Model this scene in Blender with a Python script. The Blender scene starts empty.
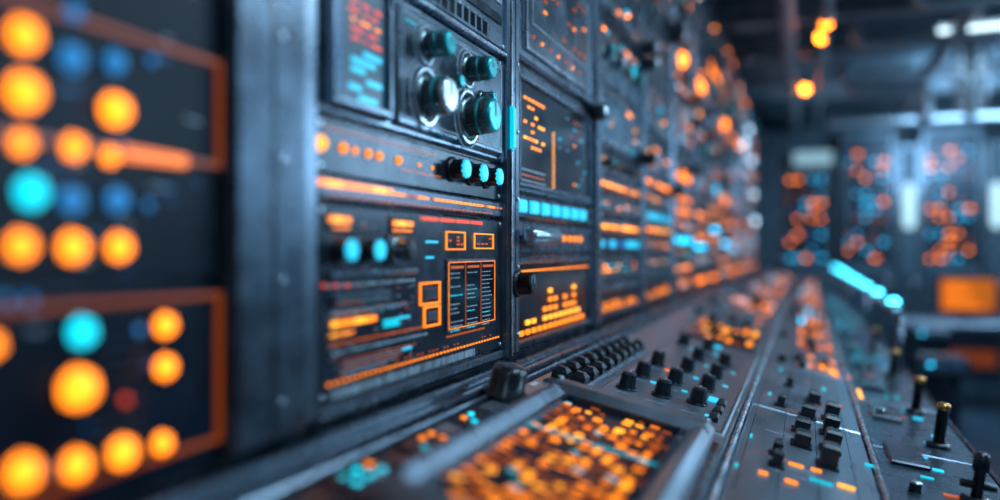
import bpy, math, random
from mathutils import Matrix, Vector
R = random.Random(11)
H = 1.35; F = 800.0; YAW = math.atan(305/800.0)
S, C = math.sin(YAW), math.cos(YAW)
WX = 0.49
AP = .036
scene = bpy.context.scene
scene.view_settings.view_transform = 'Standard'

# ------------------------------------------------------------ materials
def newmat(name):
    m = bpy.data.materials.new(name); m.use_nodes = True
    return m, m.node_tree.nodes, m.node_tree.links, m.node_tree.nodes['Principled BSDF']
MATS = {}
def surf(key, name, col, metal=0.0, rough=0.4, var=0.25, scale=30, bump=0.0, stretch=(1,1,1), spec=.5):
    m, N, L, b = newmat(name)
    tc = N.new('ShaderNodeTexCoord'); mp = N.new('ShaderNodeMapping')
    mp.inputs['Scale'].default_value = stretch
    L.new(tc.outputs['Object'], mp.inputs['Vector'])
    nz = N.new('ShaderNodeTexNoise'); nz.inputs['Scale'].default_value = scale; nz.inputs['Detail'].default_value = 6
    L.new(mp.outputs['Vector'], nz.inputs['Vector'])
    cr = N.new('ShaderNodeValToRGB')
    cr.color_ramp.elements[0].position = .3; cr.color_ramp.elements[1].position = .7
    cr.color_ramp.elements[0].color = tuple(c*(1-var) for c in col)+(1,)
    cr.color_ramp.elements[1].color = tuple(min(1, c*(1+var)) for c in col)+(1,)
    L.new(nz.outputs['Fac'], cr.inputs['Fac']); L.new(cr.outputs['Color'], b.inputs['Base Color'])
    mr = N.new('ShaderNodeMapRange'); mr.inputs['To Min'].default_value = max(.05, rough-.1); mr.inputs['To Max'].default_value = rough+.12
    L.new(nz.outputs['Fac'], mr.inputs['Value']); L.new(mr.outputs['Result'], b.inputs['Roughness'])
    b.inputs['Metallic'].default_value = metal
    b.inputs['Specular IOR Level'].default_value = spec
    if bump:
        bp = N.new('ShaderNodeBump'); bp.inputs['Strength'].default_value = bump; bp.inputs['Distance'].default_value = .002
        L.new(nz.outputs['Fac'], bp.inputs['Height']); L.new(bp.outputs['Normal'], b.inputs['Normal'])
    MATS[key] = m
def glow(key, name, col, st, sampled=False):
    m, N, L, b = newmat(name)
    b.inputs['Base Color'].default_value = tuple(c*.3 for c in col)+(1,)
    b.inputs['Roughness'].default_value = .3
    nz = N.new('ShaderNodeTexNoise'); nz.inputs['Scale'].default_value = 60
    mr = N.new('ShaderNodeMapRange'); mr.inputs['To Min'].default_value = st*.75; mr.inputs['To Max'].default_value = st*1.25
    L.new(nz.outputs['Fac'], mr.inputs['Value']); L.new(mr.outputs['Result'], b.inputs['Emission Strength'])
    b.inputs['Emission Color'].default_value = col+(1,)
    if not sampled: m.cycles.emission_sampling = 'NONE'
    MATS[key] = m
surf('panel', 'slate_panel_metal', (.068, .100, .138), .7, .27, .35, 25, .15)
surf('panel2', 'dark_panel_metal', (.018, .029, .045), .5, .25, .4, 18, .1)
surf('navy', 'navy_gloss_panel', (.002, .007, .017), 0, .35, .4, 12, .05, spec=.12)
surf('black', 'black_glass', (.003, .006, .012), .0, .14, .3, 10)
surf('frame', 'steel_frame', (.17, .225, .285), .85, .26, .25, 12, .1, (1, 1, 6))
surf('edge', 'bright_edge_metal', (.52, .60, .68), .9, .26, .2, 20)  # pale trim and screw metal; on edges it paints the bevel highlight
surf('knob', 'black_plastic', (.012, .018, .024), .2, .28, .3, 40, .1)
surf('gknob', 'gunmetal_knob', (.20, .28, .30), .9, .25, .3, 40, .05)
surf('teal', 'teal_anodised', (.03, .48, .52), .6, .26, .2, 30)
surf('print', 'printed_legend', (.38, .46, .52), 0, .6, .2, 80)
surf('silver', 'silver_metal', (.38, .46, .53), .85, .3, .1, 30)
surf('gold', 'brass', (.7, .35, .10), .9, .3, .1, 30)
surf('console', 'console_metal', (.26, .32, .385), .8, .30, .2, 20, .15, (1, .25, 1))
surf('wall', 'painted_wall', (.04, .075, .105), .1, .6, .3, 4, .2)  # wall paint lightened towards blue to stand in for haze
surf('ceil', 'ceiling_steel', (.055, .09, .12), .3, .5, .4, 5, .2)
surf('beam', 'beam_steel', (.24, .31, .37), .6, .4, .25, 8, .1)
surf('cab', 'cabinet_haze_blue_metal', (.045, .085, .12), .4, .4, .3, 8, .1)  # cabinet metal with blue haze put into its colour
surf('floorm', 'floor_epoxy', (.025, .05, .075), .1, .22, .35, 3, .1)
glow('or', 'orange_led', (1, .235, .006), 1.9)
glow('am', 'amber_led', (1, .36, .02), 2.3)
glow('cy', 'cyan_led', (.02, .58, .9), 1.3)
glow('bl', 'blue_led', (.01, .14, .45), .6)
glow('rd', 'red_led', (1, .07, .015), 1.1)
glow('ord', 'dim_orange_led', (1, .17, .01), .38)
glow('orx', 'faint_orange_trim_light', (1, .16, .02), .16)
glow('orf', 'orange_lamp_bright', (1, .21, .008), 6)
glow('orB', 'orange_beacon_bulb', (1, .21, .008), 26)
glow('cyf', 'cyan_lamp_bright', (.02, .55, .95), 5.5)
glow('cyB', 'cyan_rail_bulb', (.04, .6, .9), 10)
glow('whf', 'white_lamp_bright', (.55, .82, 1), 6)
glow('orn', 'orange_indicator', (1, .23, .008), 4.0)
glow('ors', 'orange_bar_indicator', (1, .20, .008), 1.6)
glow('cyn', 'cyan_indicator', (.0, .48, .62), 1.3)
glow('cyN', 'cyan_round_indicator', (.0, .50, .66), 3.0)
glow('bli', 'blue_indicator', (.01, .14, .36), 1.9)
glow('scr', 'screen_glass_lit', (.02, .09, .16), .42)
glow('tube', 'fluorescent_tube', (.65, .88, 1), 3.6, True)
glow('orb','cabinet_orange_led',(1,.20,.012),4.5); glow('cyb','cabinet_cyan_led',(.02,.38,.7),3.6)
glow('whb','capsule_diffuser',(.5,.8,.92),1.2,True)
glow('whd','soft_light_diffuser',(.35,.6,.7),.7,True)
glow('scro','orange_screen',(1,.20,.01),.34)

# ------------------------------------------------------------ mesh builder
class Part:
    def __init__(s): s.v=[]; s.f=[]; s.m=[]; s.s=[]; s.keys=[]
    def mi(s, k):
        if k not in s.keys: s.keys.append(k)
        return s.keys.index(k)
    def face(s, idx, k, sm=False): s.f.append(idx); s.m.append(s.mi(k)); s.s.append(sm)
    def box(s, u0,u1,v0,v1,n0,n1,k,bev=0.0,top=None):
        if u1<u0: u0,u1=u1,u0
        if v1<v0: v0,v1=v1,v0
        bev=min(bev,(u1-u0)*.45,(v1-v0)*.45,(n1-n0)*.9)
        b=len(s.v)
        rings=[(n0,0)]
        if bev>0: rings+= [(n1-bev,0),(n1,bev)]
        else: rings+=[(n1,0)]
        for n,i in rings:
            s.v += [(u0+i,v0+i,n),(u1-i,v0+i,n),(u1-i,v1-i,n),(u0+i,v1-i,n)]
        s.face((b+3,b+2,b+1,b),k)
        for r in range(len(rings)-1):
            for j in range(4):
                a=b+4*r+j; c=b+4*r+(j+1)%4
                s.face((a,c,c+4,a+4),k)
        t=b+4*(len(rings)-1)
        s.face((t,t+1,t+2,t+3),top or k)
    def lathe(s, c, prof, ax='n', seg=20, knurl=0.0, smooth=True):
        b=len(s.v)
        for h,r,_ in prof:
            for j in range(seg):
                a=2*math.pi*j/seg
                rr=r*(1-knurl*(j%2)) if knurl else r
                x,y=rr*math.cos(a),rr*math.sin(a)
                if ax=='n': p=(c[0]+x,c[1]+y,c[2]+h)
                elif ax=='u': p=(c[0]+h,c[1]+x,c[2]+y)
                else: p=(c[0]+y,c[1]+h,c[2]+x)
                s.v.append(p)
        for i in range(len(prof)-1):
            for j in range(seg):
                a=b+i*seg+j; d=b+i*seg+(j+1)%seg
                s.face((a,d,d+seg,a+seg),prof[i+1][2],smooth and not knurl)
        s.face(tuple(b+j for j in reversed(range(seg))),prof[0][2])
        e=b+(len(prof)-1)*seg
        s.face(tuple(e+j for j in range(seg)),prof[-1][2])
    def dome(s,u,v,n,r,k,full=False,seg=16):
        st=-90 if full else 0
        pr=[]
        N=8 if full else 5
        for i in range(N+1):
            a=math.radians(st+(89.0-st)*i/N)
            pr.append((r*math.sin(a),max(r*math.cos(a),r*.02),k))
        s.lathe((u,v,n),pr,'n',seg)
    def ring(s,u,v,n,r0,r1,t,k,seg=32,a0=0,a1=360):
        b=len(s.v); M=seg+1
        for j in range(M):
            a=math.radians(a0+(a1-a0)*j/seg); x,y=math.cos(a),math.sin(a)
            for rr,nn in((r0,n),(r1,n),(r1,n+t),(r0,n+t)): s.v.append((u+rr*x,v+rr*y,nn))
        for j in range(seg):
            for q in range(4):
                a=b+4*j+q; c=b+4*j+(q+1)%4
                s.face((a,c,c+4,a+4),k)
class Group:
    def __init__(s,name,fr,off=(0,0,0)):
        s.name=name; s.fr=fr; s.off=Vector(off); s.p={}
    def __getitem__(s,k):
        if k not in s.p: s.p[k]=Part()
        return s.p[k]
    def finish(s):
        o,u,v,n=s.fr
        org=Vector(o)+Vector(u)*s.off[0]+Vector(v)*s.off[1]+Vector(n)*s.off[2]
        e=bpy.data.objects.new(s.name,None); e.empty_display_size=.1
        scene.collection.objects.link(e)
        e.matrix_world=Matrix(((u[0],v[0],n[0],org[0]),(u[1],v[1],n[1],org[1]),(u[2],v[2],n[2],org[2]),(0,0,0,1)))
        for k,p in s.p.items():
            if not p.f: continue
            me=bpy.data.meshes.new(s.name+'_'+k)
            me.from_pydata([tuple(Vector(q)-s.off) for q in p.v],[],p.f)
            for kk in p.keys: me.materials.append(MATS[kk])
            me.polygons.foreach_set('material_index',p.m)
            me.polygons.foreach_set('use_smooth',p.s)
            me.update()
            ob=bpy.data.objects.new(k,me); scene.collection.objects.link(ob); ob.parent=e
        return e
WALL=((-.5,0,H),(0,1,0),(0,0,1),(1,0,0))
WORLD=((0,0,0),(1,0,0),(0,1,0),(0,0,1))
al=math.atan(.227)
CON=((0,0,H-.312),(math.cos(al),0,-math.sin(al)),(0,1,0),(math.sin(al),0,math.cos(al)))
al3=math.atan(.128)
CON3=((.105,0,H-.362),(math.cos(al3),0,-math.sin(al3)),(0,1,0),(math.sin(al3),0,math.cos(al3)))
BACK=((0,9.3,H),(1,0,0),(0,0,1),(0,-1,0))

# survey helpers: reference measurements -> coordinates on the rack face / on the console top
def wy(px):
    t=(px-500)/F; return WX*(C+t*S)/(S-t*C)
def wd(px): return WX*S+wy(px)*C
def wz(px,py): return (250-py)*wd(px)/F
def wr(p1,p2,yt,yb): return wy(p1),wy(p2),wz(p1,yb),wz(p1,yt)
def cp(px,py):
    t=(px-500)/F; v=(250-py)/F; dx=-S+t*C; dy=C+t*S
    k=-.312/(v+.227*dx); return k*dx/math.cos(al),k*dy

# ------------------------------------------------------------ shared details
def knob(p,u,v,n,r,h,cap='knob',seg=28,kn=.08,mark='print',body='knob'):
    p.lathe((u,v,n),[(0,r*1.25,body),(h*.12,r*1.25,body),(h*.2,r*1.0,body)],seg=seg)
    p.lathe((u,v,n),[(h*.15,r,body),(h*.85,r*.94,body)],seg=seg*2 if seg>20 else seg,knurl=kn)
    p.lathe((u,v,n),[(h*.8,r*.9,'edge'),(h*.97,r*.86,cap),(h,r*.74,cap)],seg=seg)
    p.box(u-r*.06,u+r*.06,v,v+r*.7,n+h*.99,n+h*1.02,mark)
def text(p,u0,u1,v,h,n,k='print',r=R):
    u=u0
    while u<u1:
        w=r.uniform(.002,.009)
        if u+w>u1: break
        p.box(u,u+w,v,v+h,n,n+.0005,k); u+=w+r.uniform(.001,.004)
def outline(p,u0,u1,v0,v1,n,t,k,h=.001):
    p.box(u0,u1,v0,v0+t,n,n+h,k); p.box(u0,u1,v1-t,v1,n,n+h,k)
    p.box(u0,u0+t,v0+t,v1-t,n,n+h,k); p.box(u1-t,u1,v0+t,v1-t,n,n+h,k)
def leds(p,u0,u1,v0,v1,nu,nv,n,pal,prob=.7,fu=.6,fv=.6,h=.002,r=R):
    du=(u1-u0)/nu; dv=(v1-v0)/nv
    for i in range(nu):
        for j in range(nv):
            if r.random()<prob:
                cu=u0+(i+.5)*du; cv=v0+(j+.5)*dv
                p.box(cu-du*fu/2,cu+du*fu/2,cv-dv*fv/2,cv+dv*fv/2,n,n+h,r.choice(pal))
def screw(p,u,v,n,r=.004):
    p.lathe((u,v,n),[(0,r,'edge'),(r*.5,r*.9,'edge'),(r*.6,r*.6,'edge')],seg=10)
def plate(g,u0,u1,v0,v1,n=.006,k='panel',b=.004,scr=True):
    g['panel_plates'].box(u0,u1,v0,v1,-.002,n,k,b)
    if scr:
        for a in(u0+.009,u1-.009):
            for c in(v0+.009,v1-.009): screw(g['screws'],a,c,n)
def bezel(g,u0,u1,v0,v1,n,w=.008,d=.008,k='frame',inner='black'):
    p=g['display_bezels']
    p.box(u0,u1,v0,v0+w,n,n+d,k,.002);p.box(u0,u1,v1-w,v1,n,n+d,k,.002)
    p.box(u0,u0+w,v0+w,v1-w,n,n+d,k,.002);p.box(u1-w,u1,v0+w,v1-w,n,n+d,k,.002)
    p.box(u0+w,u1-w,v0+w,v1-w,n,n+.001,inner)

def module(g,kind,u0,u1,v0,v1,far,sparse=False):
    r=R; OR=['orf','orf','or','am'] if far else ['or','orf','am']
    CY='cyf' if far else 'cy'
    n=.006; a=.018; pf=.55 if sparse else 1.0
    iu0,iu1,iv0,iv1=u0+a,u1-a,v0+a*.8,v1-a*.8
    L=g['indicator_leds']
    if kind=='leds':
        bezel(g,iu0,iu1,iv0,iv1,n,.005,.004,'frame')
        nr=max(2,int((iv1-iv0)/.022))
        leds(L,iu0+.02,iu1-.02,iv0+.010,iv1-.010,14,nr,n+.001,OR+[CY],.52*pf,.6,.35)
    elif kind=='bars':
        bezel(g,iu0,iu1,iv0,iv1,n,.005,.004,'frame')
        m=12;du=(iu1-iu0-.03)/m
        for i in range(m):
            hh=int(r.uniform(1,7)*(.7 if sparse else 1)); dv=(iv1-iv0-.02)/9
            for j in range(hh): L.box(iu0+.015+i*du,iu0+.015+i*du+du*.55,iv0+.01+j*dv,iv0+.01+j*dv+dv*.45,n+.001,n+.003,OR[0] if j<6 else CY)
    elif kind=='knobs':
        m=r.choice([3,4,5]); du=(iu1-iu0)/m; rr=min(.02,(iv1-iv0)*.25)
        for i in range(m):
            cu=iu0+(i+.5)*du; cv=(iv0+iv1)/2
            knob(g['rotary_knobs'],cu,cv,n,rr,.03,r.choice(['knob','edge','teal','cyn']),seg=16,body=r.choice(['knob','gknob']))
            text(g['legends'],cu-.03,cu+.03,cv-rr*1.7-.003,.003,n)
        leds(L,iu0,iu1,iv1-.012,iv1-.004,12,1,n,OR+[CY],.5,.5,.7)
    elif kind=='screen':
        mu=iu0+(iu1-iu0)*r.uniform(.4,.6)
        bezel(g,iu0,mu,iv0,iv1,n,.008,.01,'edge','scr')
        for q in range(int((iv1-iv0)/.02)-1):
            vv=iv0+.014+q*.02
            x=iu0+.016
            while x<mu-.03:
                w=r.uniform(.008,.03)
                if r.random()<.6*pf: L.box(x,min(x+w,mu-.014),vv,vv+.005,n+.001,n+.002,r.choice(['ord','or',CY,'bl','bl']))
                x+=w+.010
        leds(L,mu+.02,iu1,iv0,iv1,6,max(2,int((iv1-iv0)/.03)),n,OR+[CY],.4*pf,.4,.3)
    elif kind=='vents':
        m=int((iu1-iu0)/.02)
        for i in range(m):
            g['vent_slots'].box(iu0+i*.02,iu0+i*.02+.011,iv0,iv1,n-.001,n+.001,'black')
            g['vent_slots'].box(iu0+i*.02+.011,iu0+i*.02+.014,iv0,iv1,n-.001,n+.004,'edge')
    elif kind=='plain':
        g['panel_plates'].box(iu0,iu1,iv0,iv1,n-.001,n+.012,'frame',.006)
        outline(g['panel_plates'],iu0+.03,iu1-.03,iv0+.015,iv1-.015,n+.012,.004,'edge',.002)
        for q in range(r.choice([2,3,4])): L.dome(r.uniform(iu0+.05,iu1-.05),r.uniform(iv0+.03,iv1-.03),n+.012,.008,r.choice(OR+[CY]))
        text(g['legends'],iu0+.05,iu1-.1,iv0+.03,.004,n+.012)
    elif kind=='squares':
        leds(L,iu0,iu1,(iv0+iv1)/2-.011,(iv0+iv1)/2+.011,8,1,n,[CY,CY,CY,'bl'],.95,.6,.9,.004)
    elif kind=='strip':
        cv=(iv0+iv1)/2
        leds(L,iu0,iu1,cv-.006,cv+.004,22,1,n,OR,.85,.7,.9)
        text(g['legends'],iu0,iu1,cv+.01,.003,n); text(g['legends'],iu0,iu1,cv-.015,.003,n,'ord')
    for q in range(3):
        vv=r.uniform(v0+.01,v1-.012); x=r.uniform(u0+.02,u1-.12)
        text(g['legends'],x,x+.08,vv,.0025,n+.0001)

def chassis(g,u0,u1):
    p=g['chassis']
    p.box(u0,u1,-H+.001,1.5,-.30,-.002,'panel2',.004)
    p.box(u0+.004,u1-.004,1.45,1.50,-.002,.012,'frame',.004)

U0=.737; PITCH=.62; PW=.055
def post(g,u0,u1,wide=False):
    p=g['mounting_post']; k='panel' if wide else 'frame'
    p.box(u0,u1,-.188,1.48,-.002,.022,k,.007)
    p.box(u0+.004,u0+.008,-.185,1.46,.022,.0235,k if wide else 'edge')
    p.box((u0+u1)/2-.002,(u0+u1)/2+.002,-.185,1.46,.022,.0225,'black')
    v=-.15
    while v<1.45:
        screw(g['screws'],(u0+u1)/2+.012,v,.022,.0045); v+=.12

def rackA():
    u0=U0;u1=U0+PITCH
    g=Group('equipment_rack',WALL,(u0,-H,0)); chassis(g,u0,u1); e=u1-PW
    post(g,e+.003,u1-.001)
    L=g['indicator_leds']; T=g['legends']; K=g['rotary_knobs']
    plate(g,u0,e,.342,.60,.012,'frame',.006)
    p=g['vent_slots']
    for i in range(9):
        a=wy(425)+i*.026
        p.box(a,a+.017,.352,.372,.011,.0125,'black'); p.box(a,a+.017,.372,.375,.011,.015,'edge')
    p.box(u0+.02,e-.02,.385,.40,.012,.0155,'panel2')
    outline(p,u0+.02,e-.02,.42,.58,.012,.004,'edge',.003)
    p.box(u0+.002,e-.001,.334,.341,.0,.018,'edge',.002)
    plate(g,u0,e,.152,.332,.006,'frame')
    a,b,c,d=wr(323,384,8,108); c=.162;d=.318
    g['display_bezels'].box(a-.006,b+.006,c-.002,d+.004,.004,.016,'panel',.004)
    bezel(g,a,b,c,d,.016,.009,.008,'frame','scr')
    sa,sb=a+.014,b-.014; w=sb-sa
    for q in range(5):
        vv=d-.034-q*.0105
        for x0,x1 in(((.3,.42),(.52,.68),(.78,.95)),((.25,.45),(.56,.64),(.72,.86)),((.3,.38),(.48,.70),(.8,.92)),((.3,.55),(.66,.84)),((.3,.46),(.55,.6),(.7,.95)))[q]:
            L.box(sa+w*x0,sa+w*x1,vv,vv+.0034,.017,.018,'rd' if q not in(2,) else 'or')
    for q,(x0,x1) in enumerate(((.55,.95),(.3,.80),(.3,.58),(.62,.95),(.25,.5),(.45,.85))):
        vv=c+.064-q*.0105; L.box(sa+w*x0,sa+w*x1,vv,vv+.0062,.017,.018,'cy')
    for q in range(9): L.box(sa+.004,sa+.012,c+.02+q*.012,c+.026+q*.012,.017,.018,'bl')
    g['display_bezels'].box(b+.01,b+.018,.165,.32,.006,.012,'edge',.002)
    bx0,bx1=wy(395),e-.012
    g['panel_plates'].box(bx0,bx1,.160,.322,.004,.014,'frame',.006)
    g['panel_plates'].box(bx0+.012,bx1-.01,.17,.312,.013,.0145,'panel')
    outline(T,bx0+.014,bx1-.012,.172,.31,.0146,.0015,'print',.0006)
    ka,kb=wy(421),wy(463)
    for (x,v,rr,hh,cap) in((ka,.279,.0185,.042,'teal'),(kb,.276,.0195,.046,'teal'),(ka+.003,.209,.0275,.040,'edge'),(kb+.004,.204,.0290,.048,'teal')):
        T.ring(x,v,.0146,rr*1.6,rr*1.68,.0008,'print'); T.ring(x,v,.0146,rr*1.28,rr*1.42,.005,'edge')
        for q in range(15):
            aa=math.radians(-60+q*20); cx,cy=x+math.cos(aa)*rr*1.8,v+math.sin(aa)*rr*1.8
            T.box(cx-.001,cx+.001,cy-.001,cy+.001,.0146,.0156,'print')
        knob(K,x,v,.0146,rr,hh,cap,seg=30,body='gknob',kn=.12)
        K.lathe((x,v,.0146),[(hh*.5,rr*.99,'teal'),(hh*.58,rr*.99,'teal')],seg=30)  # teal band paints the teal highlight on the knob side
    for x,v in(((ka+kb)/2+.002,.243),(kb+.060,.243)):
        knob(K,x,v,.0146,.010,.026,'teal',seg=20,body='gknob')
    L.box(bx0+.02,bx0+.05,.30,.3015,.0146,.0156,'cyn')
    for q in range(7): L.box(kb+.05,kb+.054,.175+q*.009,.179+q*.009,.0146,.016,'cyn' if q%2 else 'ord')
    plate(g,u0,e,.084,.148,.004,'panel2',.003)
    for px,rr in((324,.009),(347,.0064),(359,.0045),(372,.0056),(383,.0056),(402,.0058),(423,.003),(436,.003)):
        L.dome(wy(px),.117,.004,rr,'am' if px<330 else 'or')
    for q in range(26): L.box(wy(330)+q*.011,wy(330)+q*.011+.007,.135,.137,.004,.005,'ord')
    text(T,wy(405),wy(446),.126,.0025,.004); text(T,wy(405),wy(446),.105,.0025,.004,'ord')
    for px in(455,473,489):
        knob(K,wy(px),.121,.004,.0155,.028,'cy',seg=20,mark='cy')
    g['panel_plates'].box(u0,e,.056,.083,-.002,.009,'panel',.003)
    x=wy(318); i=0
    while x<e-.01:
        w=.014; i+=1; near=x<wy(392)
        if near or R.random()<.9: L.box(x,x+w*.88,.0700,.0772 if near else .0732,.009,.012,'am' if i%6 in(2,3) and near else ('or' if near or R.random()<.7 else 'ord'))
        x+=w+.003
    for q in range(30): L.box(wy(330)+q*.0165,wy(330)+q*.0165+.012,.060,.062,.009,.0098,'ord')
    plate(g,u0,e,-.172,.053,.006,'panel2')
    P=g['panel_plates']
    for q in range(20):
        L.box(wy(422)+q*.0115,wy(422)+q*.0115+.009,.041,.0465,.006,.007,'rd' if q%5 else 'ord')
    for px0,px1 in((330,352),(394,414)):
        a,b=wy(px0),wy(px1); m=5; w=(b-a)/m
        P.box(a-.008,b+.008,.020,.044,.006,.008,'black',.001)
        for i in range(m):
            L.box(a+i*w,a+i*w+w*.75,.031,.038,.008,.0105,'am' if i in(1,2) else 'or')
            if R.random()<.8: L.box(a+i*w,a+i*w+w*.75,.024,.0265,.008,.009,'or')
    for px,rr,cap in((337,.0135,'cy'),(366,.0135,'cy'),(398,.0155,'knob')):
        g['panel_plates'].box(wy(px)-rr*1.7,wy(px)+rr*1.7,.0-rr*1.3,.0+rr*1.2,.006,.009,'panel',.001)
        knob(K,wy(px),.0,.008,rr,.024,cap,seg=20,mark='cy' if cap=='cy' else 'print',body='gknob' if cap=='knob' else 'knob')
    for px,py in((326,287),(338,287),(350,287)): L.box(wy(px)-.003,wy(px)+.003,wz(px,py),wz(px,py)+.003,.006,.008,'rd')
    for px0,px1,yt,yb,k in((448,467,231,250,'or'),(476,495,233,249,'or')):
        a,b,c,d=wr(px0,px1,yt,yb); outline(L,a,b,c,d,.006,.0020,k,.002); leds(L,a+.006,b-.006,c+.006,d-.006,4,3,.006,['ord'],.5)
    for px0,px1,yt,yb in((422,442,283,306),(426,442,307,328)):
        a,b,c,d=wr(px0,px1,yt,yb); outline(L,a,b,c,d,.006,.0024,'or',.002)
        P.box(a+.01,b-.01,c+.008,d-.008,.006,.0075,'panel',.001)
    a,b,c,d=wr(449,495,264,326); d=-.018; c=-.118
    P.box(a-.004,b+.004,c-.004,d+.004,.006,.009,'frame',.001); P.box(a,b,c,d,.009,.0095,'black')
    outline(L,a,b,c,d,.0095,.0010,'or',.0006)
    w=(b-a)/3
    for i in range(3):
        if i: L.box(a+i*w-.0004,a+i*w+.0004,c,d,.0095,.0103,'ord')
        L.box(a+i*w+.008,a+(i+1)*w-.008,d-.010,d-.006,.0095,.0103,'ord')
        for j in range(14):
            vv=d-.018-j*.0066
            if R.random()<.85: text(T,a+i*w+.006,a+(i+1)*w-.006-R.uniform(0,.02),vv,.0016,.0095,'print' if R.random()<.9 else 'cyn')
    for q in range(16): L.box(a+q*.0095,a+q*.0095+.006,c-.012,c-.009,.006,.0068,'ord')
    for row,(px0,px1,py) in enumerate(((334,376,328),(333,352,337))):
        x=wy(px0); vv=wz(px0,py)
        while x<wy(px1):
            L.box(x,x+.009,vv,vv+.0068 if not row else vv+.002,.006,.009,R.choice(['or','am'])); x+=.0125
    L.box(wy(386),wy(400),wz(386,328),wz(386,320),.006,.009,'cyn')
    for vv,x0,x1 in((.010,428,440),(-.012,428,436),(-.090,400,412),(-.132,405,414)): L.box(wy(x0),wy(x1),vv,vv+.003,.006,.007,'cy')
    P.box(wy(330),wy(418),-.032,-.024,.006,.012,'frame',.002)
    P.box(wy(333),wy(390),-.062,-.050,.006,.014,'frame',.003); P.box(wy(333),wy(410),-.074,-.069,.006,.009,'edge',.001)
    text(T,wy(330),wy(418),-.042,.003,.006); text(T,wy(333),wy(440),-.108,.003,.006,'ord'); text(T,wy(335),wy(430),-.118,.0025,.006)
    for q in range(5): text(T,wy(345),wy(420)-q*.02,-.128-.004*q,.0015,.006,R.choice(['print','print','ord']))
    x=wy(330)
    while x<e-.008:
        L.box(x,x+.0045,-.1508,-.1482,.006,.0075,'or')
        if R.random()<.4: L.box(x,x+.005,-.1435,-.142,.006,.007,'ord')
        x+=.0122
    x=wy(333)
    while x<e-.12:
        w=R.choice([.0015,.003]); T.box(x,x+w,-.168,-.157,.006,.007,'print'); x+=w+R.choice([.002,.004])
    for q in range(130):
        vv=R.uniform(-.16,.04); x=R.uniform(u0+.02,wy(416))
        T.box(x,x+R.uniform(.002,.008),vv,vv+.001,.006,.0066,R.choice(['print','ord','print','print']))
    plate(g,u0,e,-.188,-.174,.010,'frame',.003,False)
    knob(g['rotary_knobs'],wy(511),wz(514,283),.022,.020,.032,'knob',seg=24,kn=.15)
    g['indicator_leds'].box(wy(503)+.002,wy(507),wz(507,150),wz(507,108),.022,.028,'cyn',.003)
    v=.605
    for kind,hh in(('screen',.2),('knobs',.13),('leds',.2),('vents',.12),('bars',.16)):
        plate(g,u0,e,v,v+hh-.006); module(g,kind,u0,e,v,v+hh-.006,False); v+=hh
    g.finish()

def rackB():
    u0=U0+PITCH;u1=u0+PITCH
    g=Group('equipment_rack',WALL,(u0,-H,0)); chassis(g,u0,u1); e=u1-PW
    post(g,e+.003,u1-.001); L=g['indicator_leds'];T=g['legends']
    plate(g,u0,e,.355,.80,.010,'frame',.006)
    g['panel_plates'].box(u0+.05,e-.04,.375,.76,.009,.016,'frame',.005)
    outline(g['panel_plates'],u0+.05,e-.04,.375,.76,.016,.006,'edge',.002)
    g['panel_plates'].box(u0+.08,e-.065,.425,.585,.016,.0162,'frame')
    leds(L,u0+.10,e-.08,.44,.57,9,6,.0162,['ord','ord','or'],.3,.4,.2)
    outline(T,u0+.085,e-.07,.43,.58,.0162,.002,'print')
    for q in range(7): L.dome(u0+.09+q*.055,.405,.016,.004,'or' if q%2 else 'ord')
    text(T,u0+.08,e-.1,.60,.004,.016);text(T,u0+.08,e-.1,.62,.004,.016,'ord')
    g['rotary_knobs'].lathe((e-.02,.335,.0),[(0,.02,'knob'),(.05,.02,'knob'),(.055,.012,'edge')],seg=16)
    plate(g,u0,e,.108,.345,.006,'panel')
    bezel(g,u0+.02,e-.03,.118,.325,.006,.008,.008,'frame','black')
    for row in range(7):
        vv=.285-row*.015; x0=u0+.06
        for i in range(6):
            if R.random()<(.75 if row in(0,3,5,6) else .2): L.box(x0+i*.022,x0+i*.022+.014,vv,vv+.005,.007,.009,R.choice(['or','am','or']))
    for q in range(16): L.box(u0+.245,u0+.252,.13+q*.0075,.133+q*.0075,.007,.009,'am')
    leds(L,u0+.28,e-.05,.14,.30,8,9,.007,['ord','print','or','cyn'],.25,.4,.2)
    text(T,u0+.05,u0+.2,.15,.004,.007); text(T,u0+.05,u0+.2,.14,.003,.007,'ord'); text(T,u0+.05,u0+.2,.13,.003,.007)
    plate(g,u0,e,.058,.105,.008,'panel2')
    for q in range(7): L.box(u0+.02+q*.072,u0+.02+q*.072+.046,.070,.094,.008,.014,'cy',.003)
    plate(g,u0,e,-.006,.055,.005,'panel')
    h=g['grab_handle']
    h.lathe((u0+.01,.026,.035),[(0,.010,'silver'),(.006,.016,'silver'),(.16,.016,'silver'),(.166,.010,'silver')],'u',20)
    for q in(.04,.15): h.lathe((u0+q,.026,.004),[(0,.007,'edge'),(.03,.007,'edge')],seg=12)
    for q in range(6): L.dome(u0+.24+q*.045,.025,.005,.007,R.choice(['or','or','cy']))
    plate(g,u0,e,-.186,-.010,.006,'panel')
    bezel(g,u0+.015,e-.02,-.175,-.02,.006,.006,.006,'frame','black')
    L.box(u0+.03,e-.04,-.041,-.038,.007,.009,'or')
    for i in range(13):
        hh=[1,2,2,1,3,5,4,2,4,3,5,2,1][i]
        for j in range(hh): L.box(u0+.035+i*.036,u0+.035+i*.036+.020,-.16+j*.018,-.16+j*.018+.009,.007,.010,'am' if j%3==1 else 'or')
    for q in range(24): L.box(u0+.03+q*.02,u0+.03+q*.02+.008,-.170,-.167,.007,.008,'ord')
    v=.805
    for kind,hh in(('knobs',.15),('leds',.2),('screen',.2)):
        plate(g,u0,e,v,v+hh-.006); module(g,kind,u0,e,v,v+hh-.006,True,True); v+=hh
    g.finish()

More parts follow.
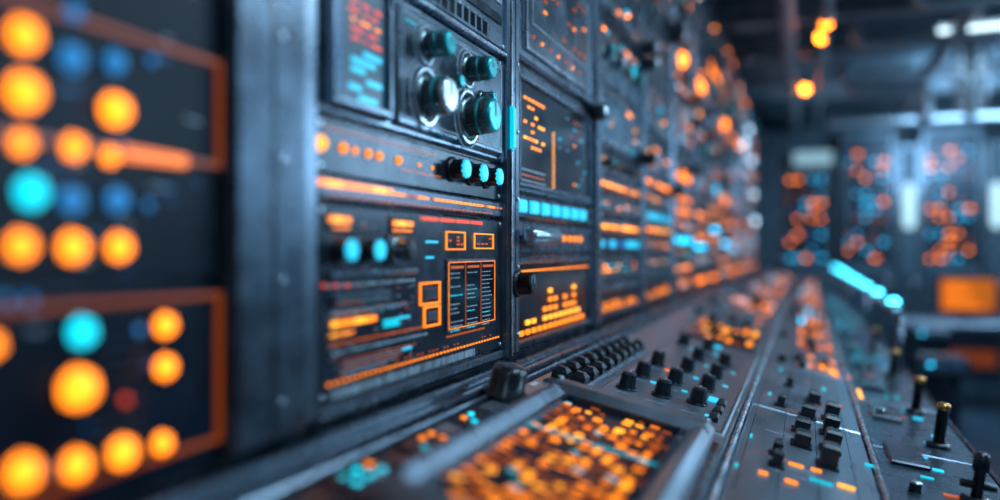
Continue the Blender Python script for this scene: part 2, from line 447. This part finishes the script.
def rackN(k):
    u0=U0+PITCH*k;u1=u0+PITCH; far=k>=4
    g=Group('equipment_rack',WALL,(u0,-H,0)); chassis(g,u0,u1); e=u1-PW
    post(g,e+.003,u1-.001)
    lower=[[('bars',.10),('knobs',.07),('leds',.07),('strip',.04),('squares',.05),('leds',.07),('strip',.045)],
           [('leds',.09),('strip',.045),('knobs',.07),('squares',.05),('leds',.08),('strip',.04),('bars',.09)],
           [('bars',.10),('leds',.08),('squares',.05),('strip',.045),('leds',.07),('strip',.04),('knobs',.07)]][k%3]
    v=-.186
    kinds=['screen','plain','knobs','leds','plain','knobs','screen','plain','vents','bars']
    R.shuffle(kinds)
    seq=lower+[(q,R.uniform(.11,.22)) for q in kinds]
    for i,(kind,hh) in enumerate(seq):
        if v+hh>1.44: break
        plate(g,u0,e,v,v+hh-.005,.006,R.choice(['panel','frame','frame']) if i>6 else R.choice(['panel','panel2','panel2']))
        module(g,kind,u0,e,v,v+hh-.005,far,i>6); v+=hh
    P=g['rotary_knobs']
    for q in range(3): P.lathe((e-.01,R.uniform(.1,.9),.02),[(0,.022,'knob'),(.045,.02,'knob'),(.05,.014,'edge')],seg=16)
    if k in(4,5,7,9):
        g['warning_lamp'].dome(u0+.2,.80,.006,.035,'orf'); g['warning_lamp'].lathe((u0+.2,.80,.0),[(0,.045,'edge'),(.012,.042,'edge')])
    if k>=10:
        for q in range(2): g['white_lamps'].dome(u0+.1+.3*q,[.55,.9,1.1][k%3]-.25*q,.006,.03,'whf')
    g.finish()

def rackNear():
    u1=U0; u0=U0-PITCH
    g=Group('equipment_rack',WALL,(u0,-H,0)); chassis(g,u0,u1)
    post(g,.586,.700,True)
    P=g['panel_plates'];L=g['indicator_leds']
    P.box(.704,.734,-.185,1.4,-.002,.012,'frame',.004)
    e=.582
    for v0,v1 in((-.186,-.03),(-.025,.165),(.17,.5),(.505,.9),(.905,1.4)):
        plate(g,u0,e,v0,v1,.006,'navy',.002,False)
    def lamp(px,py,rp,k):
        d=wd(px); bl=AP*F*(1/d-1/1.36)
        rr=max(4.5,rp-bl*.46)*d/F
        u,v=wy(px),wz(px,py)
        if u<u0+.01: return
        L.lathe((u,v,.006),[(0,rr*1.1,'knob'),(.003,rr*1.1,'knob')],seg=18)
        L.dome(u,v,.009,rr,k,seg=20)
    for px,py,rp,k in((24,35,31,'orn'),(24,92,33,'orn'),(115,110,28,'orn'),(22,143,26,'orn'),(74,147,25,'orn'),(110,156,21,'orn'),
        (31,192,30,'cyN'),(21,246,29,'orn'),(73,247,28,'orn'),(119,247,25,'orn'),(82,332,27,'cyN'),(165,325,22,'orn'),(165,367,22,'orn'),
        (78,388,33,'orn'),(-9,345,27,'orn'),(23,472,32,'orn'),(76,465,28,'orn'),(122,452,27,'orn'),(162,443,21,'orn'),
        (72,58,27,'bli'),(115,62,23,'bli'),(72,200,26,'bli'),(117,200,24,'bli'),(74,12,22,'bli'),(152,60,12,'bli'),(149,205,12,'bli'),(8,300,16,'bli'),(126,400,8,'rd'),(-30,150,26,'orn'),(-30,400,26,'cyN'),(140,330,10,'bli'),(30,300,8,'bli')):
        lamp(px,py,rp,k)
    L.box(wy(124),wy(186),wz(150,162),wz(150,151),.006,.012,'ors')
    for (p0,p1,yt,yb) in((-30,222,62,168),(-30,222,292,440)):
        c=wz(222,yb);d=wz(222,yt)
        outline(L,wy(p0),wy(p1),c,d,.006,.0042,'orx',.004)
    for q in range(9):
        v=-.17+q*.012; P.box(wy(95),wy(145),v,v+.005,.006,.010,'panel2',.001)
    for q in range(90):
        x=R.uniform(u0+.05,e-.02); v=R.uniform(-.17,.4)
        g['legends'].box(x,x+R.uniform(.003,.02),v,v+.002,.006,.0075,R.choice(['print','bl','bl','bl']))
    g.finish()
rackNear(); rackA(); rackB()
for k in range(2,13): rackN(k)
g=Group('equipment_rack',WALL,(U0-2*PITCH,-H,0)); chassis(g,U0-2*PITCH,U0-PITCH)
for q in range(6):
    plate(g,U0-2*PITCH,U0-PITCH-PW,-.186+q*.26,-.186+q*.26+.25); module(g,['leds','screen','knobs','bars','leds','vents'][q],U0-2*PITCH,U0-PITCH-PW,-.186+q*.26,-.186+q*.26+.25,False)
post(g,U0-PITCH-PW+.003,U0-PITCH-.001); g.finish()

# ------------------------------------------------------------ console
Y0,Y1=-.45,8.75
def make_console():
    root=bpy.data.objects.new('control_console',None); scene.collection.objects.link(root)
    def attach(grp):
        e=grp.finish()
        bpy.context.view_layer.update()
        for ch in list(e.children):
            mw=ch.matrix_basis.copy(); m=e.matrix_world.copy()
            ch.parent=root; ch.matrix_basis=m@mw
        bpy.data.objects.remove(e)
    prof=[(-.494,-.205),(-.445,-.205),(-.432,-.222),(.103,-.340),(.105,-.366),(.30,-.391),(.312,-.40),(.312,-.46),(.22,-.52),(.17,-1.25),(.10,-1.25),(.10,-1.349),(-.494,-1.349)]
    me=bpy.data.meshes.new('desk_body'); n=len(prof)
    vs=[(x,Y0,H+z) for x,z in prof]+[(x,Y1,H+z) for x,z in prof]
    fs=[(i,i+n,(i+1)%n+n,(i+1)%n) for i in range(n)]+[tuple(range(n)),tuple(reversed(range(n,2*n)))]
    me.from_pydata(vs,[],fs); me.materials.append(MATS['panel2']); me.update()
    ob=bpy.data.objects.new('desk_body',me); scene.collection.objects.link(ob); ob.parent=root
    g=Group('x',WORLD); p=g['ledge_rails']
    for x0,x1,z1,k in((-.492,-.484,.004,'frame'),(-.478,-.462,.010,'panel2'),(-.458,-.453,.014,'frame'),(-.449,-.435,.004,'panel')):
        p.box(x0,x1,Y0,Y1,H-.207,H-.204+z1,k,.002)
    attach(g)
    g=Group('x',CON); P=g['top_plates']; Kk=g['push_keys']; Kn=g['console_knobs']; L=g['console_leds']; T=g['console_legends']
    for u0,u1,h,k in((-.107,-.099,.012,'edge'),(.098,.106,.010,'edge'),(-.437,-.432,.012,'frame')):
        P.box(u0,u1,Y0,Y1,-.006,h,k,.003)
    y=-.4
    while y<8.6:
        L1=.62; P.box(-.428,-.110,y,y+L1-.006,-.004,.006,'panel2' if y<.8 else 'console',.003); P.box(-.096,.095,y+.1,y+.1+L1-.006,-.004,.006,'console',.003)
        y+=L1
    n0=.006
    D=g['display_module']
    du0,du1,dv0,dv1=-.368,-.128,.58,1.15
    w=.032
    D.box(du0,du1,dv1-.05,dv1,n0,.046,'console',.012); D.box(du0,du1,dv0,dv0+w,n0,.046,'console',.012)
    D.box(du0,du0+w,dv0+w,dv1-.05,n0,.046,'panel',.012); D.box(du1-w,du1,dv0+w,dv1-.05,n0,.046,'console',.012)
    D.box(du0+w,du1-w,dv0+w,dv1-.05,n0,.030,'black')
    outline(D,du0+w+.004,du1-w-.004,dv0+w+.004,dv1-.054,.030,.003,'panel',.006)
    D.box(du0-.015,du1+.015,dv0-.01,dv1+.02,n0-.002,.014,'panel2',.006)
    a0,a1,b0,b1=du0+w+.012,du1-w-.012,dv0+w+.014,dv1-.066
    nu,nv=9,50; cu=(a1-a0)/nu; cv=(b1-b0)/nv
    for i in range(nu):
        for j in range(nv):
            if (j//6+i*2)%5==0 and R.random()<.8: continue
            if R.random()<.60:
                x=a0+i*cu; yv=b0+j*cv
                L.box(x,x+cu*R.choice([.45,.6,.72]),yv,yv+cv*.40,.030,.0315,R.choice(['or','am','ord','or','ord','ors','cyn'] if R.random()<.25 else ['or','am','ord','or','ord','ors']))
    for q in range(5): T.box(a0-.005,a1+.005,b0+.08*q+.05,b0+.08*q+.0515,.030,.0312,'cyn' if q==3 else 'ord')
    for c in(du0+.012,du1-.012):
        for d in(dv0+.014,dv1-.014): screw(D,c,d,.046,.005)
    for v in(.45,.62,.76,.90):
        P.box(-.424,-.385,v,v+.09,n0-.001,.010,'panel2',.003)
        leds(L,-.42,-.39,v+.01,v+.08,2,3,.010,['or','orn','cyn','cyN'],.55,.4,.3,.002)
    a,b=cp(506,402)
    Kn.lathe((a-.004,b,n0),[(0,.034,'knob'),(.008,.034,'knob'),(.014,.027,'knob'),(.040,.026,'knob'),(.048,.020,'knob'),(.049,.01,'panel')],seg=32)
    P.box(-.413,-.345,1.25,1.84,n0-.001,.012,'panel',.004)
    for i in range(9):
        v=1.275+i*.062
        for (a,b) in((-.408,-.382),(-.376,-.350)):
            Kk.box(a,b,v,v+.030,.012,.030,'knob',.007,'frame')
            Kk.box(a+.006,b-.006,v+.006,v+.010,.030,.0308,'knob')
    P.box(-.335,-.118,1.24,2.2,n0-.001,.009,'console',.003)
    outline(P,-.33,-.123,1.245,2.195,.009,.0015,'panel2',.0006)
    for iu,u in enumerate((-.296,-.238,-.180)):
        for iv,v in enumerate((1.36,1.50,1.66,1.84,2.04)):
            if (iu,iv) in((0,3),(2,4)): continue
            r=.0145; vo=v+iu*.02
            Kn.lathe((u,vo,.009),[(0,r*1.25,'panel2'),(.004,r*1.25,'panel2')],seg=20)
            Kn.lathe((u,vo,.009),[(.004,r,'knob'),(.026,r*.88,'knob'),(.030,r*.78,'panel')],seg=16,knurl=.06)
            Kn.box(u-.0012,u+.0012,vo,vo+r*.7,.039,.0398,'print')
            if R.random()<.7: L.box(u+.022,u+.032,v-.03,v-.022,.009,.0105,R.choice(['cy','ors','cy','cyn']))
            text(T,u-.016,u+.016,v-.04,.003,.0091)
    for (px,py) in((620,411),(717,351),(706,349),(672,431),(712,405)):
        u,v=cp(px,py); L.box(u-.008,u+.008,v-.014,v+.014,.009,.012,'cy')
    for q in range(3): Kk.box(-.150,-.134,1.30+q*.06,1.335+q*.06,.009,.020,'knob',.004)
    text(T,-.32,-.14,1.262,.004,.0091); text(T,-.32,-.2,1.25,.003,.0091)
    for q in range(5): T.box(-.42+q*.02,-.412+q*.02,1.2,1.23,n0,n0+.0006,'print')
    v=2.26; i=0
    while v<8.5:
        kind=i%3; ll=R.uniform(.35,.5)
        if kind in(0,):
            P.box(-.34,-.13,v,v+ll,n0-.001,.012,'panel2',.004)
            leds(L,-.33,-.14,v+.015,v+ll-.015,7,9,.012,['or','or','am','ord'] if i<3 else ['orf','or','ord','cyf'],.5,.55,.3,.003)
            for q in range(5):
                a=-.32+R.random()*.15; b=v+.03+R.random()*(ll-.09)
                Kk.box(a,a+.024,b,b+.035,.012,.030,'knob',.005)
        elif kind==1:
            for a in(-.37,-.31,-.25,-.19):
                for b in range(4):
                    if R.random()<.7: Kn.lathe((a,v+.05+b*.095,n0),[(0,.014,'knob'),(.024,.012,'knob'),(.028,.009,'frame')],seg=14)
            leds(L,-.40,-.14,v+.08,v+ll,5,4,n0,['cyf','or','orf'],.25,.16,.12,.002)
        else:
            P.box(-.40,-.30,v,v+ll,n0-.001,.016,'console',.006)
            leds(L,-.27,-.14,v+.02,v+ll-.02,4,7,n0,['or','cy','orf'],.35,.4,.25,.003)
            for b in range(4): Kk.box(-.385,-.355,v+.04+b*.08,v+.08+b*.08,.016,.03,'knob',.004)
        v+=ll+.05; i+=1
    def keys(px,py,w=.02,l=.034,h=.024,k='knob'):
        u,v=cp(px,py); Kk.box(u-w/2-.004,u+w/2+.004,v-l/2-.004,v+l/2+.004,n0-.001,n0+.003,'panel2'); Kk.box(u-w/2,u+w/2,v-l/2,v+l/2,n0,n0+h,k,.004)
    for px,py in((800,428),(800,442),(829,416),(828,431),(829,447),(826,463),(775,452),(775,463),(779,402),(788,382),(812,398),(806,413)):
        keys(px,py+7,.024 if px>790 else .014,.032 if px>790 else .022,.034 if px>820 else .024)
    for (px,py,k,w,l) in((803,367,'cy',.022,.035),(831,374,'am',.014,.05),(834,408,'ord',.03,.02),(859,397,'am',.008,.12),(803,351,'ord',.02,.03),
        (769,397,'cyn',.006,.015),(812,345,'or',.014,.04),(795,470,'or',.02,.003),(815,475,'or',.014,.003),(845,492,'am',.022,.004),(790,487,'or',.016,.004),
        (750,440,'cyn',.004,.012),(735,470,'cyn',.004,.01),(868,470,'cyn',.012,.008),(848,380,'or',.004,.03),(823,392,'cyn',.008,.02),(780,372,'cyn',.006,.02),
        (820,487,'cyn',.03,.002),(762,478,'or',.012,.003)):
        u,v=cp(px,py); L.box(u-w/2,u+w/2,v-l/2,v+l/2,n0,n0+.003,k)
    for q in range(26):
        u=R.uniform(-.09,.03); v=R.uniform(.95,2.3); text(T,u,u+.05,v,.003,n0+.0001,R.choice(['print','print','ord']))
    for q in range(4): T.box(-.085+q*.05,-.084+q*.05,1.0,2.3,n0,n0+.0006,'panel2')
    v=2.2
    while v<8.6:
        leds(L,-.03,.088,v,v+.3,4,5,n0,['or','ord','ors'] if v<3.3 else ['orf','or','ors','cyf','ord'],.55,.5,.42,.004)
        for q in range(5):
            a=R.uniform(-.085,.05); b=v+R.random()*.35; Kk.box(a,a+.022,b,b+.035,n0,.024,'knob',.004)
        v+=.42
    attach(g)
    g=Group('x',CON3); P=g['shelf_plates']; L=g['shelf_leds']
    y=-.4
    while y<8.6: P.box(.01,.19,y,y+.5,-.003,.004,'panel',.002); y+=.506
    P.box(.192,.199,Y0,Y1,-.003,.008,'frame',.003)
    Q=g['lever_pegs']
    for i,v in enumerate((1.36,1.72,2.06,2.6,3.3)):
        u=.132
        Q.lathe((u,v,.003),[(0,.022,'knob'),(.008,.022,'knob'),(.010,.013,'knob')],seg=20)
        if i==0:
            Q.lathe((u,v,.01),[(0,.008,'edge'),(.04,.008,'knob'),(.045,.012,'knob'),(.066,.011,'knob'),(.07,.006,'knob')],seg=16)
            Q.lathe((u-.024,v,.030),[(0,.006,'knob'),(.048,.006,'knob')],'u',12)
        else:
            Q.lathe((u,v,.01),[(0,.0105,'knob'),(.066,.0105,'knob'),(.0665,.0125,'gold'),(.076,.0125,'gold'),(.079,.009,'gold')],seg=20)
    for q in range(80):
        u=R.uniform(.02,.17); v=R.uniform(1.0,6.5); L.box(u,u+R.uniform(.008,.03),v,v+R.uniform(.003,.018),.004,.006,R.choice(['cyn','cy','bl','print','cyn','cyf' if v>3 else 'cyn','ord']))
    for q in range(8): P.box(.03,.09,1.1+q*.4,1.25+q*.4,.003,.012,'panel2',.003)
    for q in range(6): Q.lathe((.05,1.35+q*.6,.004),[(0,.010,'knob'),(.014,.009,'knob'),(.016,.006,'edge')],seg=14)
    attach(g)
    g=Group('x',WORLD); p=g['light_rail']
    p.box(.265,.285,2.7,8.7,H-.20,H-.185,'frame',.003)
    yy=2.95
    while yy<8.6:
        p.lathe((.275,yy,H-.185),[(0,.02,'edge'),(.008,.02,'edge')],seg=14); p.dome(.275,yy,H-.177,.02,'cyB',seg=14); yy+=.62
    for yy in(2.75,4.2,5.7,7.2,8.6): p.lathe((.275,yy,H-.39),[(0,.010,'frame'),(.19,.010,'frame')],seg=12)
    attach(g)
make_console()

# ------------------------------------------------------------ room shell
def slab(name,x0,x1,y0,y1,z0,z1,k):
    me=bpy.data.meshes.new(name); cx,cy,cz=(x0+x1)/2,(y0+y1)/2,(z0+z1)/2
    a,b,c=(x1-x0)/2,(y1-y0)/2,(z1-z0)/2
    vs=[(sx*a,sy*b,sz*c) for sx in(-1,1) for sy in(-1,1) for sz in(-1,1)]
    fs=[(0,1,3,2),(4,6,7,5),(0,4,5,1),(2,3,7,6),(0,2,6,4),(1,5,7,3)]
    me.from_pydata(vs,[],fs); me.materials.append(MATS[k])
    o=bpy.data.objects.new(name,me); o.location=(cx,cy,cz); scene.collection.objects.link(o); return o
CZ=3.0; XR=3.2; YB=9.62; YF=-1.6
slab('floor',-.95,XR+.1,YF-.1,YB+.1,-.1,0,'floorm')
slab('ceiling',-.95,XR+.1,YF-.1,YB+.1,CZ,CZ+.1,'ceil')
slab('wall_left',-.95,-.82,YF,YB,0,CZ,'wall')
slab('wall_right',XR,XR+.1,YF,YB,0,CZ,'wall')
slab('wall_back',-.95,XR+.1,YB,YB+.1,0,CZ,'wall')
slab('wall_front',-.95,XR+.1,YF-.1,YF,0,CZ,'wall')
slab('baseboard_back',-.8,XR-.01,YB-.02,YB-.001,0.001,.1,'panel')
slab('baseboard_right',XR-.02,XR-.001,YF+.01,YB-.03,0.001,.1,'panel')

for i,y in enumerate((1.2,2.6,3.8,4.7,5.6,6.6,7.6,8.6)):
    g=Group('ceiling_beam',WORLD,(1.2,y,CZ-.1)); p=g['i_section']
    p.box(-.8,XR-.02,y-.06,y+.06,CZ-.02,CZ-.001,'beam'); p.box(-.8,XR-.02,y-.012,y+.012,CZ-.14,CZ-.02,'beam'); p.box(-.8,XR-.02,y-.06,y+.06,CZ-.155,CZ-.14,'beam',.004)
    g.finish()
def tube(name,pts,r,k):
    cu=bpy.data.curves.new(name,'CURVE'); cu.dimensions='3D'; cu.bevel_depth=r; cu.bevel_resolution=4; cu.use_fill_caps=True
    sp=cu.splines.new('BEZIER'); sp.bezier_points.add(len(pts)-1)
    for b,q in zip(sp.bezier_points,pts):
        b.co=q; b.handle_left_type=b.handle_right_type='VECTOR'
    cu.materials.append(MATS[k]); o=bpy.data.objects.new(name,cu); scene.collection.objects.link(o); return o
def fillet(pts,r=.08,n=5):
    out=[Vector(pts[0])]
    for i in range(1,len(pts)-1):
        a,b,c=Vector(pts[i-1]),Vector(pts[i]),Vector(pts[i+1])
        p=b+(a-b).normalized()*r; q=b+(c-b).normalized()*r
        for j in range(n+1):
            t=j/n; out.append((1-t)**2*p+2*t*(1-t)*b+t*t*q)
    out.append(Vector(pts[-1])); return out
for x,z,r in((-.1,2.72,.045),(.12,2.74,.03),(.9,2.74,.05),(1.9,2.72,.04),(2.3,2.70,.06)):
    tube('ceiling_pipe',[(x,-1.5,z),(x,9.55,z)],r,'beam')
tube('drain_pipe',fillet([(.30,6.9,2.83),(.30,6.9,2.62),(.86,6.9,2.62),(.86,6.9,2.35)],.09),.055,'silver')
tube('drain_pipe',fillet([(.2,7.9,2.50),(1.9,7.9,2.50),(1.9,7.9,2.83)],.09),.035,'silver')
tube('drain_pipe',fillet([(.55,4.7,2.80),(.55,4.7,2.62),(2.2,4.7,2.62)],.09),.03,'silver')
tube('drain_pipe',fillet([(.3,5.6,2.80),(.3,5.6,2.66),(2.4,5.6,2.66)],.09),.035,'silver')
def cable_ladder(x,y,z0,z1,w):
    g=Group('cable_ladder',WORLD,(x,y,z0)); p=g['ladder']
    for s in(-1,1): p.lathe((x+s*w/2,y,z0),[(0,.018,'silver'),(z1-z0,.018,'silver')],seg=12)
    z=z0+.03
    while z<z1-.02:
        p.box(x-w/2,x+w/2,y-.012,y+.012,z,z+.03,'silver',.004); z+=.075
    g['bundled_cables'].lathe((x,y+.02,z0-.03),[(0,.03,'beam'),(.02,.045,'beam'),(z1-z0,.045,'beam')],seg=16)
    g.finish()
cable_ladder(1.05,6.2,2.28,2.84,.17)
for x,y,z in((.12,5.25,2.83),(.10,5.6,2.83),(.0,7.35,2.83)):
    g=Group('beacon_lamp',WORLD,(x,y,z)); p=g['lamp']
    p.lathe((x,y,z-.08),[(0,.04,'edge'),(.02,.045,'edge'),(.09,.03,'edge')]); p.dome(x,y,z-.10,.030,'orB',True); g.finish()
def fixture(x,y,ln,along,power,z=2.80):
    g=Group('fluorescent_light',WORLD,(x,y,z)); p=g['housing']; q=g['tube']
    if along=='x':
        p.box(x-ln/2,x+ln/2,y-.07,y+.07,z,z+.05,'beam',.01); q.lathe((x-ln/2+.02,y,z-.025),[(0,.02,'tube'),(ln-.04,.02,'tube')],'u',12)
        for s in(-1,1):
            p.box(x+s*(ln/2-.01)-.01,x+s*(ln/2-.01)+.01,y-.03,y+.03,z-.05,z,'beam')
            p.lathe((x+s*ln*.35,y,z+.04),[(0,.008,'beam'),(CZ-.001-z-.04,.008,'beam')],seg=8)
    else:
        p.box(x-.07,x+.07,y-ln/2,y+ln/2,z,z+.05,'beam',.01); q.lathe((x,y-ln/2+.02,z-.025),[(0,.02,'tube'),(ln-.04,.02,'tube')],'v',12)
        for s in(-1,1): p.lathe((x,y+s*ln*.35,z+.04),[(0,.008,'beam'),(CZ-.001-z-.04,.008,'beam')],seg=8)
    e=g.finish()
    ld=bpy.data.lights.new('tube_light','AREA'); ld.shape='RECTANGLE'; ld.energy=power; ld.color=(.55,.8,1)
    ld.size=ln if along=='x' else .14; ld.size_y=.14 if along=='x' else ln
    lo=bpy.data.objects.new('tube_light',ld); lo.parent=e; lo.location=(0,0,-.06); scene.collection.objects.link(lo)
fixture(1.12,5.75,.7,'x',5,2.76)
fixture(.75,1.3,1.2,'y',30); fixture(1.5,3.2,1.2,'y',40); fixture(1.9,.2,1.2,'y',18)
fixture(2.6,7.0,1.2,'y',60); fixture(.5,-.9,1.2,'y',10)  # last tube is out of view, added to light the near post

# ------------------------------------------------------------ back equipment
def back_cab(x,w,top,pal,lit=True,lamp=None):
    g=Group('server_cabinet',BACK,(x,-H,0)); p=g['cabinet_body']
    p.box(x-w/2,x+w/2,-H+.001,top,-.30,0,'cab',.01)
    outline(p,x-w/2+.01,x+w/2-.01,-H+.08,top-.02,0,.02,'frame',.015)
    L=g['status_leds']
    if lit:
        rows=int((top-.02+.12)/.085)
        for j in range(rows):
            v=-.12+j*.085
            p.box(x-w/2+.04,x+w/2-.04,v-.005,v+.072,0,.008,'panel2',.003)
            if j%5==4: continue
            for i in range(5):
                a=x-w/2+.055+i*(w-.11)/5
                if R.random()<.70: L.box(a,a+(w-.11)/5*R.choice([.4,.5,.7]),v+.022,v+.044,.008,.013,R.choice(pal))
    for j in range(7):
        v=-1.2+j*.14; p.box(x-w/2+.05,x+w/2-.05,v,v+.11,0,.008,'panel',.003)
        if lit and j>3: L.box(x-.1,x-.06,v+.04,v+.06,.008,.012,'bl')
    g['door_handle'].lathe((x+w/2-.06,-.45,.03),[(0,.012,'silver'),(.2,.012,'silver')],'v',10)
    for q in(-.43,-.27): g['door_handle'].lathe((x+w/2-.06,q,0),[(0,.006,'silver'),(.03,.006,'silver')],'n',8)
    if lamp:
        q=g['capsule_lamp']; h=.46; r=.055; vv=.45-h/2
        q.box(x-.08,x+.08,vv-.02,vv+h+.02,.001,.03,'frame',.01)
        q.lathe((x,vv,.03),[(0,r*.4,'whb'),(r*.4,r*.85,'whb'),(r,r,'whb'),(h-r,r,'whb'),(h-r*.4,r*.85,'whb'),(h,r*.4,'whb')],'v',16)
    g.finish()
pal=['orb','orb','orb','ord','cyb','bl','cyb']
back_cab(.02,.50,.88,pal); back_cab(.62,.52,1.26,pal); back_cab(1.40,.54,1.26,pal); back_cab(2.20,.5,1.26,pal)
back_cab(1.01,.22,1.1,[],False,True); back_cab(1.80,.22,1.1,[],False,True); back_cab(-.42,.34,1.3,[],False)
g=Group('cabinet_top_lamp',BACK,(.08,.88,-.15)); p=g['lamp']
p.box(-.14,.30,.881,.93,-.20,-.08,'frame',.01); p.box(-.12,.28,.93,1.08,-.19,-.10,'whd',.03); g.finish()
g=Group('operator_desk',WORLD,(1.3,7.9,0)); p=g['desk']
p.box(.75,1.95,7.55,8.25,.70,.745,'console',.008)
for x in(.80,1.83): p.box(x,x+.06,7.6,8.2,.001,.70,'panel2')
p.box(.86,1.83,7.62,7.66,.25,.70,'panel')
g['front_display'].box(1.1,1.5,7.60,7.62,.32,.60,'panel2'); leds(g['front_display'],1.13,1.47,7.59,7.599,8,1,.38,['orx'],1,.6,.9,.14)
g.finish()
g=Group('desk_monitor',((1.30,7.85,.745),(1,0,0),(0,0,1),(0,-1,0))); p=g['monitor']
p.box(-.12,.12,.001,.016,-.09,.09,'knob'); p.box(-.02,.02,.01,.12,-.02,.0,'knob'); p.box(-.23,.23,.06,.38,0,.03,'knob',.006)
g['lit_screen'].box(-.205,.205,.085,.355,.03,.032,'scro')
for q in range(7): g['lit_screen'].box(-.18,-.18+R.uniform(.1,.34),.11+q*.033,.122+q*.033,.032,.033,'ors')
g.finish()
for x,y in((.62,4.4),(.78,6.0)):
    g=Group('status_pedestal',WORLD,(x,y,0)); p=g['pedestal']
    p.box(x-.12,x+.12,y-.12,y+.12,.001,.03,'panel'); p.box(x-.07,x+.07,y-.07,y+.07,.03,.76,'panel2'); p.box(x-.11,x+.11,y-.11,y+.11,.76,.84,'panel',.02)
    for q in range(3): g['leds'].box(x-.07+q*.06,x-.05+q*.06,y-.112,y-.11,.80,.81,['cyf','bl','bl'][q])
    g.finish()

# ------------------------------------------------------------ light & world
def area(name,loc,tgt,sx,sy,e,col):
    ld=bpy.data.lights.new(name,'AREA'); ld.shape='RECTANGLE'; ld.size=sx; ld.size_y=sy; ld.energy=e; ld.color=col
    o=bpy.data.objects.new(name,ld); o.location=loc
    o.rotation_euler=(Vector(tgt)-Vector(loc)).to_track_quat('-Z','Y').to_euler(); scene.collection.objects.link(o)
area('side_fill_light',(2.6,2.6,1.9),(-.4,1.5,1.3),1.2,.8,38,(.42,.72,1))  # added fill without a lamp body, brightens near racks and console
area('aisle_fill_light',(2.6,6.4,2.2),(-.4,5,1.2),1.2,.8,46,(.42,.72,1))  # added fill for the receding racks, no fixture behind it
area('far_fill_light',(1.4,7.2,2.5),(.8,9.3,1.6),1.0,.5,45,(.42,.72,1))  # added fill that lifts the back cabinets, no real lamp there
w=bpy.data.worlds.new('room_ambient'); scene.world=w; w.use_nodes=True
w.node_tree.nodes['Background'].inputs[0].default_value=(.10,.2,.3,1); w.node_tree.nodes['Background'].inputs[1].default_value=.15

cam=bpy.data.cameras.new('camera'); co=bpy.data.objects.new('camera',cam); scene.collection.objects.link(co)
co.location=(0,0,H); co.rotation_euler=(math.radians(90),0,YAW)
cam.lens=28.8; cam.sensor_width=36; cam.clip_start=.01
cam.dof.use_dof=True; cam.dof.focus_distance=1.32; cam.dof.aperture_fstop=.0288/AP; cam.dof.aperture_blades=6; cam.dof.aperture_rotation=.2
scene.camera=co
